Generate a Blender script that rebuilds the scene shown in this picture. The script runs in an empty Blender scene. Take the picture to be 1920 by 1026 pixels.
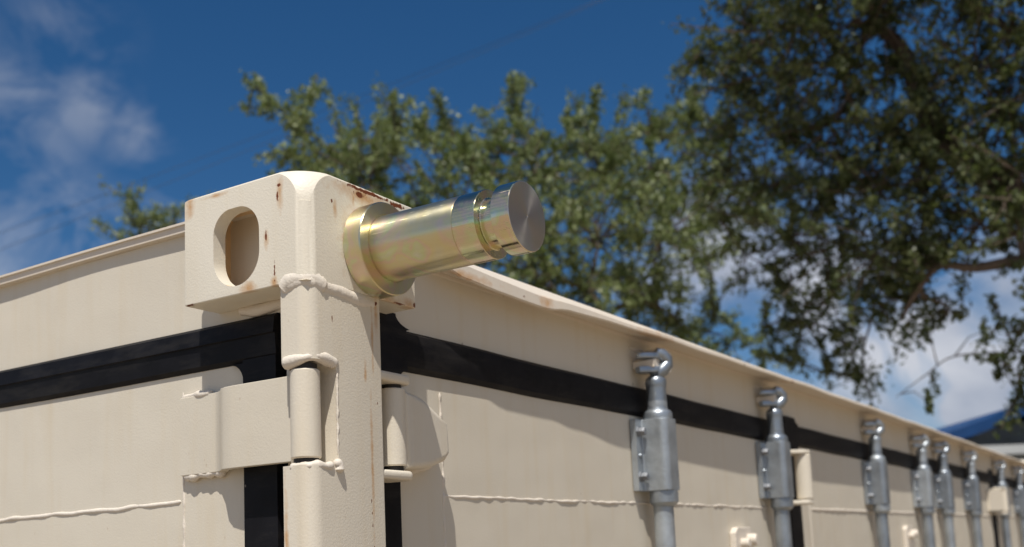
import bpy, bmesh, math, random
import numpy as np
from mathutils import Vector, Matrix
rnd = random.Random(7)
S = bpy.context.scene
T = 2.60                      # height of the container's top above the ground
# ------------------------------------------------------------------ camera
FPX = 2017.0; CX, CY = 960.0, 765.0
AX = Vector((0.5336, 0.0901, 0.8409)); AZ = Vector((-0.0435, -0.9901, 0.1337))
AX.normalize(); AZ = (AZ - AX * AX.dot(AZ)).normalized(); AY = AZ.cross(AX)
if AY.x > 0: AY = -AY
M3 = Matrix((AX, AY, AZ))     # world = M3 @ (right, down, forward)
CAM = Vector((-0.7864, -0.7264, -0.3976 + T))
cd = bpy.data.cameras.new('camera'); cam = bpy.data.objects.new('camera', cd)
S.collection.objects.link(cam); S.camera = cam
r_ = M3 @ Vector((1, 0, 0)); u_ = -(M3 @ Vector((0, 1, 0))); b_ = -(M3 @ Vector((0, 0, 1)))
mw = Matrix((r_, u_, b_)).transposed().to_4x4(); mw.translation = CAM
cam.matrix_world = mw
cd.sensor_width = 36; cd.lens = FPX / 1920 * 36; cd.shift_y = (CY - 513) / 1920
cd.clip_start = 0.05; cd.clip_end = 3000
cd.dof.use_dof = True; cd.dof.focus_distance = 1.13; cd.dof.aperture_fstop = 6.0
def at(px, py, d):            # point seen in the photograph at px, py, d metres ahead of the camera
    v = M3 @ Vector(((px - CX) / FPX, (py - CY) / FPX, 1.0)); return CAM + v * d
# ------------------------------------------------------------------ world, sun, exposure
LD = Vector((1.0, 0.59, -2.25)).normalized()      # direction the sunlight travels
S.view_settings.view_transform = 'Standard'; S.view_settings.look = 'None'
S.view_settings.exposure = -0.11; S.view_settings.gamma = 1
W = bpy.data.worlds.new('World'); S.world = W; W.use_nodes = True
nt = W.node_tree; nt.nodes.clear()
def N(nt, t, **k):
    n = nt.nodes.new(t)
    for a, v in k.items():
        if a.startswith('i_'): n.inputs[a[2:].replace('_', ' ')].default_value = v
        else: setattr(n, a, v)
    return n
def ramp(nt, src, stops):
    n = nt.nodes.new('ShaderNodeValToRGB'); e = n.color_ramp.elements
    while len(e) < len(stops): e.new(0.5)
    for q, (p, c) in zip(e, stops):
        q.position = p; q.color = (c, c, c, 1) if not hasattr(c, '__len__') else (*c, 1)
    nt.links.new(src, n.inputs[0]); return n.outputs[0]
def mixc(nt, fac, a, b, mode='MIX'):
    n = nt.nodes.new('ShaderNodeMix'); n.data_type = 'RGBA'; n.blend_type = mode
    for s, v in ((n.inputs[0], fac), (n.inputs[6], a), (n.inputs[7], b)):
        if hasattr(v, 'links') or isinstance(v, bpy.types.NodeSocket): nt.links.new(v, s)
        elif hasattr(v, '__len__'): s.default_value = (*v, 1) if len(v) == 3 else v
        else: s.default_value = v
    return n.outputs[2]
def math_(nt, op, a, b=0.0, c=0.0, clamp=False):
    n = nt.nodes.new('ShaderNodeMath'); n.operation = op; n.use_clamp = clamp
    for s, v in zip(n.inputs, (a, b, c)):
        if isinstance(v, bpy.types.NodeSocket): nt.links.new(v, s)
        else: s.default_value = v
    return n.outputs[0]
sky = N(nt, 'ShaderNodeTexSky', sky_type='NISHITA', sun_disc=False)
sky.sun_elevation = math.asin(-LD.z); sky.sun_rotation = math.atan2(-LD.x, -LD.y)
sky.air_density = 1.0; sky.dust_density = 0.45; sky.ozone_density = 3.0; sky.altitude = 1500
hs = N(nt, 'ShaderNodeHueSaturation', i_Saturation=1.29, i_Value=0.76); nt.links.new(sky.outputs[0], hs.inputs['Color'])
tc = N(nt, 'ShaderNodeTexCoord')
mp = N(nt, 'ShaderNodeMapping'); mp.inputs['Scale'].default_value = (1, 1, 1.6)
nt.links.new(tc.outputs['Generated'], mp.inputs[0])
n1 = N(nt, 'ShaderNodeTexNoise', i_Scale=8.5, i_Detail=10.0, i_Roughness=0.60, i_Distortion=0.6)
nt.links.new(mp.outputs[0], n1.inputs['Vector'])
def blob(px, py, rad):        # a soft region of sky round one direction
    v = (M3 @ Vector(((px - CX) / FPX, (py - CY) / FPX, 1.0))).normalized()
    d = N(nt, 'ShaderNodeVectorMath', operation='DISTANCE'); d.inputs[1].default_value = v
    nt.links.new(tc.outputs['Generated'], d.inputs[0])
    m = N(nt, 'ShaderNodeMapRange', interpolation_type='SMOOTHSTEP'); m.inputs[1].default_value = 0; m.inputs[2].default_value = rad
    m.inputs[3].default_value = 1; m.inputs[4].default_value = 0
    nt.links.new(d.outputs['Value'], m.inputs[0]); return m.outputs[0]
acc = None
for (px, py, rad, w) in [(20, 230, .10, .5), (-60, 330, .11, .5), (165, 205, .055, .62), (245, 250, .05, .58), (110, 60, .08, .3), (150, 470, .10, .6),
                         (20, 470, .11, .6), (290, 420, .07, .40), (1700, 640, .17, 1.1), (1500, 560, .16, 1.0), (1850, 720, .12, 1.2), (1835, 765, .06, 1.9), (1880, 560, .10, .8), (1340, 500, .14, 1.0)]:
    b = math_(nt, 'MULTIPLY', blob(px, py, rad), w)
    acc = b if acc is None else math_(nt, 'MAXIMUM', acc, b)
# scattered unseen clouds behind the camera, thickened to pale the pin's reflection
sep = N(nt, 'ShaderNodeSeparateXYZ'); nt.links.new(tc.outputs['Generated'], sep.inputs[0])
back = math_(nt, 'MULTIPLY', math_(nt, 'LESS_THAN', math_(nt, 'ADD', sep.outputs[0], sep.outputs[1]), 0.1), 0.75)
acc = math_(nt, 'MAXIMUM', acc, back)
cl = math_(nt, 'MULTIPLY', acc, ramp(nt, math_(nt, 'ADD', n1.outputs[0], math_(nt, 'MULTIPLY', acc, 0.22)), [(0.50, 0.0), (0.72, 1.0)]))
cl = math_(nt, 'MINIMUM', cl, 0.95)
n2 = N(nt, 'ShaderNodeTexNoise', i_Scale=7.0, i_Detail=6.0); nt.links.new(mp.outputs[0], n2.inputs['Vector'])
ccol = mixc(nt, ramp(nt, n2.outputs[0], [(0.35, 0.0), (0.65, 1.0)]), (2.7, 3.2, 4.3), (6.2, 6.4, 7.0))
skyc = mixc(nt, cl, hs.outputs[0], ccol)
bg = N(nt, 'ShaderNodeBackground', i_Strength=0.105); nt.links.new(skyc, bg.inputs[0])
wo = N(nt, 'ShaderNodeOutputWorld'); nt.links.new(bg.outputs[0], wo.inputs[0])
sd = bpy.data.lights.new('sun', 'SUN'); sun = bpy.data.objects.new('sun', sd); S.collection.objects.link(sun)
sd.energy = 4.85; sd.angle = math.radians(0.53); sd.color = (1.0, 0.955, 0.88)
sun.rotation_euler = LD.to_track_quat('-Z', 'Y').to_euler(); sun.location = (-3, -2, 12)
# ------------------------------------------------------------------ materials
def mat(name):
    m = bpy.data.materials.new(name); m.use_nodes = True
    nt = m.node_tree; p = nt.nodes['Principled BSDF']; return m, nt, p
def noise(nt, vec, scale, detail=4.0, rough=0.55, dist=0.0):
    n = N(nt, 'ShaderNodeTexNoise', i_Scale=scale, i_Detail=detail, i_Roughness=rough, i_Distortion=dist)
    nt.links.new(vec, n.inputs['Vector']); return n.outputs[0]
def objc(nt, scale=None):
    t = N(nt, 'ShaderNodeTexCoord').outputs['Object']
    if scale:
        m = N(nt, 'ShaderNodeMapping'); m.inputs['Scale'].default_value = scale; nt.links.new(t, m.inputs[0]); return m.outputs[0]
    return t
def spot(nt, vec, c, r):      # soft ellipsoid stain at a fixed place on the object
    m = N(nt, 'ShaderNodeMapping', vector_type='POINT')
    m.inputs['Scale'].default_value = tuple(1 / q for q in r)
    m.inputs['Location'].default_value = tuple(-a / q for a, q in zip(c, r)); nt.links.new(vec, m.inputs[0])
    l = N(nt, 'ShaderNodeVectorMath', operation='LENGTH'); nt.links.new(m.outputs[0], l.inputs[0])
    return math_(nt, 'SUBTRACT', 1.0, l.outputs['Value'], clamp=True)
def paint(name, base, stains=(), rust=(), grit=0.00035, streak=0.5, bumpk=0.00045, big=0.0):
    m, nt, p = mat(name); o = objc(nt)
    a = noise(nt, o, 5.0, 6.0); b = noise(nt, objc(nt, (14, 14, 1.3)), 3.0, 4.0)
    c = mixc(nt, math_(nt, 'MULTIPLY', ramp(nt, a, [(0.35, 0.0), (0.75, 1.0)]), 0.35), base, tuple(q * w for q, w in zip(base, (0.93, 0.9, 0.85))))
    c = mixc(nt, math_(nt, 'MULTIPLY', ramp(nt, b, [(0.5, 0.0), (0.8, 1.0)]), streak), c, tuple(q * w for q, w in zip(base, (0.93, 0.86, 0.74))))
    # small chips and flecks of dirt
    v = N(nt, 'ShaderNodeTexVoronoi', i_Scale=26.0); nt.links.new(objc(nt, (1, 1, .55)), v.inputs['Vector'])
    fl = math_(nt, 'MULTIPLY', ramp(nt, v.outputs['Distance'], [(0.035, 1.0), (0.075, 0.0)]), ramp(nt, noise(nt, o, 9.0, 2.0), [(0.60, 0.0), (0.64, 1.0)]))
    c = mixc(nt, math_(nt, 'MULTIPLY', fl, 0.8), c, (0.10, 0.065, 0.04))
    v2 = N(nt, 'ShaderNodeTexVoronoi', i_Scale=75.0); nt.links.new(objc(nt, (1, 1, .7)), v2.inputs['Vector'])
    f2 = math_(nt, 'MULTIPLY', ramp(nt, v2.outputs['Distance'], [(0.05, 1.0), (0.12, 0.0)]), ramp(nt, noise(nt, o, 14.0, 3.0), [(0.60, 0.0), (0.66, 1.0)]))
    c = mixc(nt, math_(nt, 'MULTIPLY', f2, 0.45), c, (0.36, 0.24, 0.14))
    # ochre tint and rust at fixed places
    def group(lst, th, wob):
        acc = None
        for cc, rr in lst:
            s = spot(nt, o, cc, rr); acc = s if acc is None else math_(nt, 'MAXIMUM', acc, s)
        if acc is None: return None
        return ramp(nt, math_(nt, 'ADD', acc, math_(nt, 'MULTIPLY', math_(nt, 'SUBTRACT', noise(nt, o, wob, 6.0, 0.65), 0.5), 1.5)), th)
    g = group(stains, [(0.25, 0.0), (1.0, 0.8)], 60)
    if g: c = mixc(nt, g, c, (0.52, 0.27, 0.09))
    g = group(rust, [(0.52, 0.0), (0.68, 1.0)], 170)
    if g:
        c = mixc(nt, g, c, mixc(nt, noise(nt, o, 300), (0.07, 0.016, 0.006), (0.26, 0.075, 0.02)))
    nt.links.new(c, p.inputs['Base Color'])
    p.inputs['Roughness'].default_value = 0.48
    try: p.inputs['Specular IOR Level'].default_value = 0.35
    except Exception: pass
    bn = noise(nt, o, 420.0, 2.0); bl = noise(nt, o, 26.0 if bumpk < .001 else 110.0, 3.0)
    h = math_(nt, 'ADD', math_(nt, 'MULTIPLY', bn, grit), math_(nt, 'MULTIPLY', bl, 0.00045 if bumpk < .001 else bumpk))
    if big: h = math_(nt, 'ADD', h, math_(nt, 'MULTIPLY', noise(nt, o, 5.5, 2.0), big))
    bp = N(nt, 'ShaderNodeBump', i_Distance=1.0, i_Strength=0.6); nt.links.new(h, bp.inputs['Height'])
    nt.links.new(bp.outputs[0], p.inputs['Normal']); return m
CREAM = (0.62, 0.53, 0.42)
M_door = paint('cream_door_paint', (0.69, 0.63, 0.525), grit=0.0003, big=.007)
M_cast = paint('cream_casting_paint', (0.79, 0.73, 0.615), grit=0.00045, streak=0.35,
    stains=[((.09, .0, -.006), (.085, .01, .016)), ((.1063, 0, -.0658), (.072, .01, .072)), ((.118, 0, -.012), (.006, .01, .022)), ((.075, 0, -.012), (.004, .01, .016)), ((0, .170, -.004), (.02, .012, .03)), ((0, .13, -.001), (.01, .03, .004)), ((0, .055, -.064), (.01, .006, .016)),
            ((0, .082, -.112), (.01, .02, .012)), ((0, .045, -.112), (.01, .008, .01)), ((.045, 0, -.032), (.006, .01, .022)), ((.13, 0, -.118), (.05, .01, .012)),
            ((.165, .0, -.113), (.03, .02, .012)), ((0, .035, -.02), (.01, .008, .03))],
    rust=[((.10, .0, .0005), (.085, .012, .0050)), ((.150, .0, -.001), (.03, .012, .007)), ((0, .0555, -.060), (.01, .0026, .013)), ((0, .0440, -.098), (.01, .0030, .021)),
          ((0, .0385, -.022), (.01, .0035, .012)), ((0, .036, -.010), (.01, .006, .004)), ((.040, 0, -.024), (.0035, .01, .005)), ((.085, 0, -.006), (.02, .01, .007)),
          ((.108, 0, -.1185), (.008, .01, .006)), ((.124, 0, -.118), (.006, .01, .004)), ((0, .17, -.1155), (.01, .012, .003)), ((.178, .0, -.112), (.006, .03, .006)), ((.15, .0, -.115), (.02, .01, .002))])
M_post = paint('cream_post_paint', (0.73, 0.665, 0.555), grit=0.0004, streak=0.5,
    stains=[((.101, 0, -.165), (.0035, .01, .06)), ((.096, 0, -.30), (.004, .01, .12)), ((.108, 0, -.135), (.006, .01, .03)), ((0.002, .034, -.38), (.01, .005, .09)), ((.088, 0, -.2), (.004, .01, .02))],
    rust=[((.037, 0, -.150), (.0016, .01, .007)), ((.093, 0, -.337), (.0018, .01, .006)), ((.0935, 0, -.350), (.0016, .01, .004)), ((.094, 0, -.362), (.0016, .01, .005)),
          ((.0955, 0, -.385), (.0016, .01, .004)), ((.108, 0, -.122), (.006, .01, .006)), ((.107, 0, -.232), (.0014, .01, .003))])
M_weld = paint('cream_weld_paint', bumpk=0.0016, base=(0.74, 0.67, 0.58), grit=0.0004, streak=0.3)
M_lip = paint('cream_rail_lip_paint', (0.72, 0.64, 0.54), streak=0.4,
    stains=[((.5, .01, -.05), (.04, .03, .02)), ((.85, .01, -.05), (.14, .03, .02)), ((1.55, .01, -.05), (.06, .03, .02)), ((.3, .01, -.05), (.1, .03, .01))],
    rust=[((.36, .0, -.0595), (.10, .03, .0028)), ((.44, .0, -.053), (.012, .03, .005)), ((.78, .0, -.054), (.09, .03, .006)), ((.95, .0, -.054), (.05, .03, .006)), ((1.56, .0, -.05), (.03, .03, .008)), ((.3, .01, -.056), (.05, .02, .003))])
def simple(name, col, rough, metal=0.0, var=0.15, vs=30.0, bump=0.0, bs=200.0):
    m, nt, p = mat(name); o = objc(nt)
    c = mixc(nt, ramp(nt, noise(nt, o, vs, 5.0), [(0.3, 0.0), (0.7, 1.0)]), tuple(q * (1 - var) for q in col), tuple(min(1, q * (1 + var)) for q in col))
    if name == 'black_rubber_seal':
        c = mixc(nt, math_(nt, 'MULTIPLY', ramp(nt, noise(nt, objc(nt, (2, 2, 9)), 6.0, 6.0, .65), [(0.48, 0.0), (0.8, 1.0)]), .5), c, (0.05, 0.045, 0.04))
        v = N(nt, 'ShaderNodeTexVoronoi', i_Scale=24.0); nt.links.new(o, v.inputs['Vector'])
        c = mixc(nt, ramp(nt, v.outputs['Distance'], [(0.02, .8), (0.045, 0.0)]), c, (0.25, 0.22, 0.19))
    nt.links.new(c, p.inputs['Base Color']); p.inputs['Roughness'].default_value = rough; p.inputs['Metallic'].default_value = metal
    if bump:
        bp = N(nt, 'ShaderNodeBump', i_Distance=bump, i_Strength=1.0); nt.links.new(noise(nt, o, bs, 3.0), bp.inputs['Height']); nt.links.new(bp.outputs[0], p.inputs['Normal'])
    return m
M_rubber = simple('black_rubber_seal', (0.0075, 0.0072, 0.009), 0.55, 0, 0.4, 25.0, 0.0004, 60.0)
M_rubber.node_tree.nodes['Principled BSDF'].inputs['Specular IOR Level'].default_value = 0.16
M_galv = simple('galvanised_steel', (0.42, 0.46, 0.50), 0.42, 0.75, 0.22, 22.0, 0.0006, 120.0)
nt_ = M_galv.node_tree; oi = N(nt_, 'ShaderNodeObjectInfo')
p_ = nt_.nodes['Principled BSDF']; src = p_.inputs['Base Color'].links[0].from_socket
nt_.links.new(mixc(nt_, 1.0, src, ramp(nt_, oi.outputs['Random'], [(0, (.72, .73, .75)), (1, (1.08, 1.06, 1.03))]), 'MULTIPLY'), p_.inputs['Base Color'])
nt_.links.new(math_(nt_, 'ADD', .34, math_(nt_, 'MULTIPLY', oi.outputs['Random'], .18)), p_.inputs['Roughness'])
M_gdark = simple('dull_bolt_steel', (0.24, 0.25, 0.27), 0.62, 0.6, 0.3, 80.0)
M_dark = simple('dark_grease', (0.02, 0.016, 0.012), 0.6, 0, 0.3)
M_inner = paint('inner_steel_paint', (0.78, 0.56, 0.33), grit=0.0005, streak=0.6, stains=[((.1, .1, -.02), (.08, .08, .03))], rust=[((.12, .03, -.015), (.03, .03, .01))])
def zinc(name, rough, face=False, streaky=0.0):
    m, nt, p = mat(name); o = objc(nt)
    a = noise(nt, o, 22.0, 3.0, 0.5, 0.6)
    c = ramp(nt, a, [(0.30, (0.62, 0.56, 0.40)), (0.43, (0.66, 0.56, 0.30)), (0.50, (0.68, 0.50, 0.40)), (0.57, (0.58, 0.62, 0.34)), (0.66, (0.64, 0.64, 0.56))])
    c = mixc(nt, 0.25, c, (0.72, 0.65, 0.47)); c = mixc(nt, 1.0, c, (1.08, 1.10, 1.10), 'MULTIPLY')
    if face: c = mixc(nt, 0.8, c, (0.62, 0.58, 0.55))
    nt.links.new(c, p.inputs['Base Color']); p.inputs['Metallic'].default_value = 1.0
    sc = noise(nt, objc(nt, (60, 900, 60)), 1.0, 3.0); sm = noise(nt, o, 45.0, 5.0)
    rr = math_(nt, 'ADD', rough, math_(nt, 'MULTIPLY', math_(nt, 'SUBTRACT', sm, 0.45), 0.15)); nt.links.new(rr, p.inputs['Roughness'])
    if not face:
        w2 = noise(nt, objc(nt, (300, 18, 300)), 1.0, 5.0, .7)
        rr = math_(nt, 'ADD', rr, math_(nt, 'MULTIPLY', ramp(nt, w2, [(.60, 0.0), (.66, 1.0)]), .2)); nt.links.new(rr, p.inputs['Roughness'])
    if face:
        p.inputs['Anisotropic'].default_value = 0.8; p.inputs['Roughness'].default_value = 0.38
        tg = N(nt, 'ShaderNodeTangent', direction_type='RADIAL', axis='Y'); nt.links.new(tg.outputs[0], p.inputs['Tangent'])
    if not face:
        p.inputs['Anisotropic'].default_value = 0.8
        tg = N(nt, 'ShaderNodeTangent', direction_type='RADIAL', axis='Y'); nt.links.new(tg.outputs[0], p.inputs['Tangent']); p.inputs['Anisotropic Rotation'].default_value = 0.25
    bp = N(nt, 'ShaderNodeBump', i_Distance=0.00006 if not face else 0.00003, i_Strength=0.6); nt.links.new(sc, bp.inputs['Height'])
    if not face: nt.links.new(bp.outputs[0], p.inputs['Normal'])
    return m
M_zinc = zinc('yellow_zinc_plate_satin', 0.33); M_zshiny = zinc('yellow_zinc_plate_bright', 0.17); M_zface = zinc('turned_zinc_end_face', 0.3, True)
def leafmat(name, a, b, tr):
    m, nt, p = mat(name)
    at_ = N(nt, 'ShaderNodeAttribute', attribute_name='tint')
    c = mixc(nt, at_.outputs['Fac'], a, b); nt.links.new(c, p.inputs['Base Color'])
    p.inputs['Roughness'].default_value = 0.45; p.inputs['Specular IOR Level'].default_value = 0.45
    t = N(nt, 'ShaderNodeBsdfTranslucent'); nt.links.new(mixc(nt, 0.5, c, (0.20, 0.28, 0.04)), t.inputs[0])
    x = N(nt, 'ShaderNodeMixShader'); x.inputs[0].default_value = tr
    nt.links.new(p.outputs[0], x.inputs[1]); nt.links.new(t.outputs[0], x.inputs[2])
    nt.links.new(x.outputs[0], nt.nodes['Material Output'].inputs[0]); return m
M_leafA = leafmat('dark_olive_leaves', (0.040, 0.058, 0.018), (0.150, 0.170, 0.070), 0.28)
M_leafB = leafmat('bright_green_leaves', (0.075, 0.11, 0.032), (0.30, 0.34, 0.15), 0.30)
M_bark = simple('grey_brown_bark', (0.11, 0.078, 0.058), 0.85, 0, 0.35, 12.0, 0.01, 40.0)
def ground_mat():
    m, nt, p = mat('dry_gravel_ground'); o = objc(nt)
    c = ramp(nt, noise(nt, o, 1.3, 8.0, 0.65), [(0.3, (0.28, 0.215, 0.145)), (0.55, (0.385, 0.31, 0.22)), (0.75, (0.45, 0.38, 0.29))])
    c = mixc(nt, math_(nt, 'MULTIPLY', noise(nt, o, 60.0, 3.0), 0.5), c, (0.16, 0.13, 0.10)); nt.links.new(c, p.inputs['Base Color'])
    p.inputs['Roughness'].default_value = 0.95
    bp = N(nt, 'ShaderNodeBump', i_Distance=0.02); nt.links.new(noise(nt, o, 40.0, 5.0), bp.inputs['Height']); nt.links.new(bp.outputs[0], p.inputs['Normal']); return m
# ------------------------------------------------------------------ helpers
COL = S.collection
def finish(name, me, m, parent=None, loc=(0, 0, 0), smooth=32, bev=0):
    o = bpy.data.objects.new(name, me); COL.objects.link(o); o.location = loc
    for q in (m if isinstance(m, (list, tuple)) else [m]): me.materials.append(q)
    if parent: o.parent = parent
    if smooth:
        me.polygons.foreach_set('use_smooth', [True] * len(me.polygons)); me.set_sharp_from_angle(angle=math.radians(smooth))
        if smooth <= 50 and len(me.polygons) < 20000:
            w = o.modifiers.new('normals', 'WEIGHTED_NORMAL'); w.keep_sharp = True; w.weight = 80
    return o
def obj(name, bm, m, parent=None, loc=(0, 0, 0), smooth=32):
    bmesh.ops.recalc_face_normals(bm, faces=bm.faces)
    me = bpy.data.meshes.new(name); bm.to_mesh(me); bm.free(); return finish(name, me, m, parent, loc, smooth)
def new(): return bmesh.new()
def box(bm, x0, x1, y0, y1, z0, z1, bev=0.0, seg=2):
    vs = [bm.verts.new((x, y, z)) for x in (x0, x1) for y in (y0, y1) for z in (z0, z1)]
    fs = [bm.faces.new([vs[i] for i in q]) for q in ((0, 1, 3, 2), (4, 6, 7, 5), (0, 4, 5, 1), (2, 3, 7, 6), (0, 2, 6, 4), (1, 5, 7, 3))]
    if bev:
        es = {e for f in fs for e in f.edges}
        bmesh.ops.recalc_face_normals(bm, faces=fs)
        bmesh.ops.bevel(bm, geom=list(es), offset=bev, segments=seg, profile=0.5, affect='EDGES')
def prism(bm, pts, axis, a, b, bev=0.0, seg=2):
    """polygon pts (2-D) pushed from a to b along axis"""
    def P(u, v, w): return {'x': (w, u, v), 'y': (u, w, v), 'z': (u, v, w)}[axis]
    A = [bm.verts.new(P(u, v, a)) for u, v in pts]; B = [bm.verts.new(P(u, v, b)) for u, v in pts]
    n = len(pts); fs = [bm.faces.new(A), bm.faces.new(B[::-1])]
    for i in range(n): fs.append(bm.faces.new((A[i], B[i], B[(i + 1) % n], A[(i + 1) % n])))
    bmesh.ops.recalc_face_normals(bm, faces=fs)
    if bev:
        es = list(set(fs[0].edges) | set(fs[1].edges)) if bev > 0 else list(fs[0].edges)
        bmesh.ops.bevel(bm, geom=es, offset=abs(bev), segments=seg, profile=0.5, affect='EDGES')
def lathe(bm, prof, c=(0, 0, 0), axis='z', n=32, a0=0.0, a1=2 * math.pi):
    """prof: list of (radius, height)"""
    rings = []; full = abs(a1 - a0 - 2 * math.pi) < 1e-6; k = n if full else n + 1
    for r, h in prof:
        if r < 1e-7: 
            p = {'z': (c[0], c[1], c[2] + h), 'y': (c[0], c[1] + h, c[2]), 'x': (c[0] + h, c[1], c[2])}[axis]; rings.append([bm.verts.new(p)]); continue
        ring = []
        for i in range(k):
            a = a0 + (a1 - a0) * i / n; u, v = r * math.cos(a), r * math.sin(a)
            p = {'z': (c[0] + u, c[1] + v, c[2] + h), 'y': (c[0] + u, c[1] + h, c[2] + v), 'x': (c[0] + h, c[1] + u, c[2] + v)}[axis]
            ring.append(bm.verts.new(p))
        rings.append(ring)
    for A, B in zip(rings, rings[1:]):
        m = n if full else n
        for i in range(m):
            j = (i + 1) % k
            if len(A) == 1 and len(B) == 1: continue
            if len(A) == 1: bm.faces.new((A[0], B[i], B[j]))
            elif len(B) == 1: bm.faces.new((A[i], B[0], A[j]))
            else: bm.faces.new((A[i], B[i], B[j], A[j]))
def tube(bm, pts, rad, n=8, jit=0.0, rr=rnd, cap=True):
    """tube along pts; rad is a number or a list"""
    pts = [Vector(p) for p in pts]; R = rad if hasattr(rad, '__len__') else [rad] * len(pts)
    rings = []; up = Vector((0.13, 0.31, 0.94))
    for i, p in enumerate(pts):
        t = (pts[min(i + 1, len(pts) - 1)] - pts[max(i - 1, 0)]).normalized()
        a = t.cross(up)
        if a.length < 1e-3: a = t.cross(Vector((1, 0, 0)))
        a.normalize(); b = t.cross(a); up = a.cross(t)
        rings.append([bm.verts.new(p + (a * math.cos(2 * math.pi * k / n) + b * math.sin(2 * math.pi * k / n)) * R[i] * (1 + rr.uniform(-jit, jit))) for k in range(n)])
    for A, B in zip(rings, rings[1:]):
        for k in range(n): bm.faces.new((A[k], B[k], B[(k + 1) % n], A[(k + 1) % n]))
    if cap: bm.faces.new(rings[0][::-1]); bm.faces.new(rings[-1])
def resample(pts, step):
    pts = [Vector(p) for p in pts]; out = [pts[0]]
    for a, b in zip(pts, pts[1:]):
        k = max(1, int((b - a).length / step))
        for i in range(1, k + 1): out.append(a.lerp(b, i / k))
    return out
def bead(bm, pts, r, step=0.003, wob=0.25, off=0.12, n=8, seed=1, wl=(3, 16)):
    """an uneven painted weld bead"""
    R = random.Random(seed); P = resample(pts, step); rad = []
    wv = [(r * R.uniform(*wl), R.uniform(0, 6.3), R.uniform(.4, 1)) for _ in range(6)]
    f_ = lambda s_, ph: sum(a * math.sin(2 * math.pi * s_ / l + p + ph) for l, p, a in wv) / 2.6
    d = 0.0; Q = []
    for i, p in enumerate(P):
        if i: d += (P[i] - P[i - 1]).length
        rad.append(r * (1 + wob * f_(d, 0) + .02 * math.sin(d / .0045 * 2 * math.pi))); Q.append(p + Vector((f_(d, 1), f_(d * .8, 2), f_(d * .7, 4) * 1.4)) * r * off)
    rad[0] *= 0.45; rad[-1] *= 0.45
    tube(bm, Q, rad, n, 0.02, R)
def fillet(pts, radii, seg=6):
    """2-D polygon with rounded corners"""
    out = []; n = len(pts)
    for i, (p, r) in enumerate(zip(pts, radii)):
        p = Vector(p); a = (Vector(pts[i - 1]) - p); b = (Vector(pts[(i + 1) % n]) - p)
        if r <= 0: out.append(tuple(p)); continue
        a.normalize(); b.normalize(); ang = math.acos(max(-1, min(1, a.dot(b)))); d = r / math.tan(ang / 2)
        c = p + (a + b).normalized() * (r / math.sin(ang / 2)); s = p + a * d - c; e = p + b * d - c
        a0 = math.atan2(s.y, s.x); a1 = math.atan2(e.y, e.x); da = (a1 - a0 + math.pi) % (2 * math.pi) - math.pi
        for k in range(seg + 1): t = a0 + da * k / seg; out.append((c.x + r * math.cos(t), c.y + r * math.sin(t)))
    return out
def carve(base, cutters):
    """apply bevel/boolean modifiers for good: returns the base with its final mesh"""
    for i, (c, op) in enumerate(cutters):
        md = base.modifiers.new('b%d' % i, 'BOOLEAN'); md.object = c; md.operation = op; md.solver = 'EXACT'
    dg = bpy.context.evaluated_depsgraph_get(); dg.update(); me = bpy.data.meshes.new_from_object(base.evaluated_get(dg))
    base.modifiers.clear(); base.data = me
    for c, _ in cutters: bpy.data.objects.remove(c)
    return base
def thing(name, label, cat, loc=(0, 0, 0), group=None):
    o = bpy.data.objects.new(name, None); COL.objects.link(o); o.location = loc; o.empty_display_size = 0.2
    o['label'] = label; o['category'] = cat
    if group: o['group'] = group
    return o
def tag(o, label, cat, group=None):
    o['label'] = label; o['category'] = cat
    if group: o['group'] = group
    return o
def structure(o): o['kind'] = 'structure'; return o
# ------------------------------------------------------------------ ground, and a far ridge added out of view for the pin to reflect
bm = new(); bmesh.ops.create_grid(bm, x_segments=60, y_segments=60, size=400)
structure(obj('ground', bm, ground_mat(), None, (0, 0, 0), 0))
bm = new(); K = 96; A = []; B = []; Cc = []
for i in range(K):
    a = 2 * math.pi * i / K; h = 5 + 3.5 * math.sin(3 * a + 1) + 2.5 * math.sin(7 * a) + rnd.uniform(-.5, .5)
    A.append(bm.verts.new((330 * math.cos(a), 330 * math.sin(a), -0.5))); B.append(bm.verts.new((350 * math.cos(a), 350 * math.sin(a), h))); Cc.append(bm.verts.new((395 * math.cos(a), 395 * math.sin(a), -0.5)))
for i in range(K):
    j = (i + 1) % K; bm.faces.new((A[i], A[j], B[j], B[i])); bm.faces.new((B[i], B[j], Cc[j], Cc[i]))
structure(obj('added_hills', bm, simple('added_scrub_hills', (0.13, 0.12, 0.07), 0.95, 0, 0.35, 0.05), None, (0, 0, 0), 60))
# ------------------------------------------------------------------ the container
XL = 6.10; YW = 2.44; ZB = -T + 0.02
XF, YF = 0.050, 0.050         # planes of the end face and of the side face
box_ = thing('shipping_container', 'cream painted steel shipping container with black door seals, corner nearest the camera', 'shipping container')
PL = (0, 0, T)
# body shell: roof, far end, back side and floor
bm = new()
box(bm, XF + .004, XL, YF + .03, YW, -0.028, -0.012, 0.001)
obj('roof', bm, M_door, box_, PL)
bm = new(); box(bm, XL - .05, XL - .002, YF + .03, YW - .05, ZB + .15, -0.03, 0); obj('end_wall', bm, M_door, box_, PL, 0)
bm = new(); box(bm, XF + .05, XL - .055, YW - .05, YW - .002, ZB + .15, -0.03, 0); obj('back_wall', bm, M_door, box_, PL, 0)
bm = new(); box(bm, XF + .05, XL - .055, YF + .08, YW - .055, ZB + .06, ZB + .15, 0); obj('floor_frame', bm, M_door, box_, PL, 0)
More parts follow.
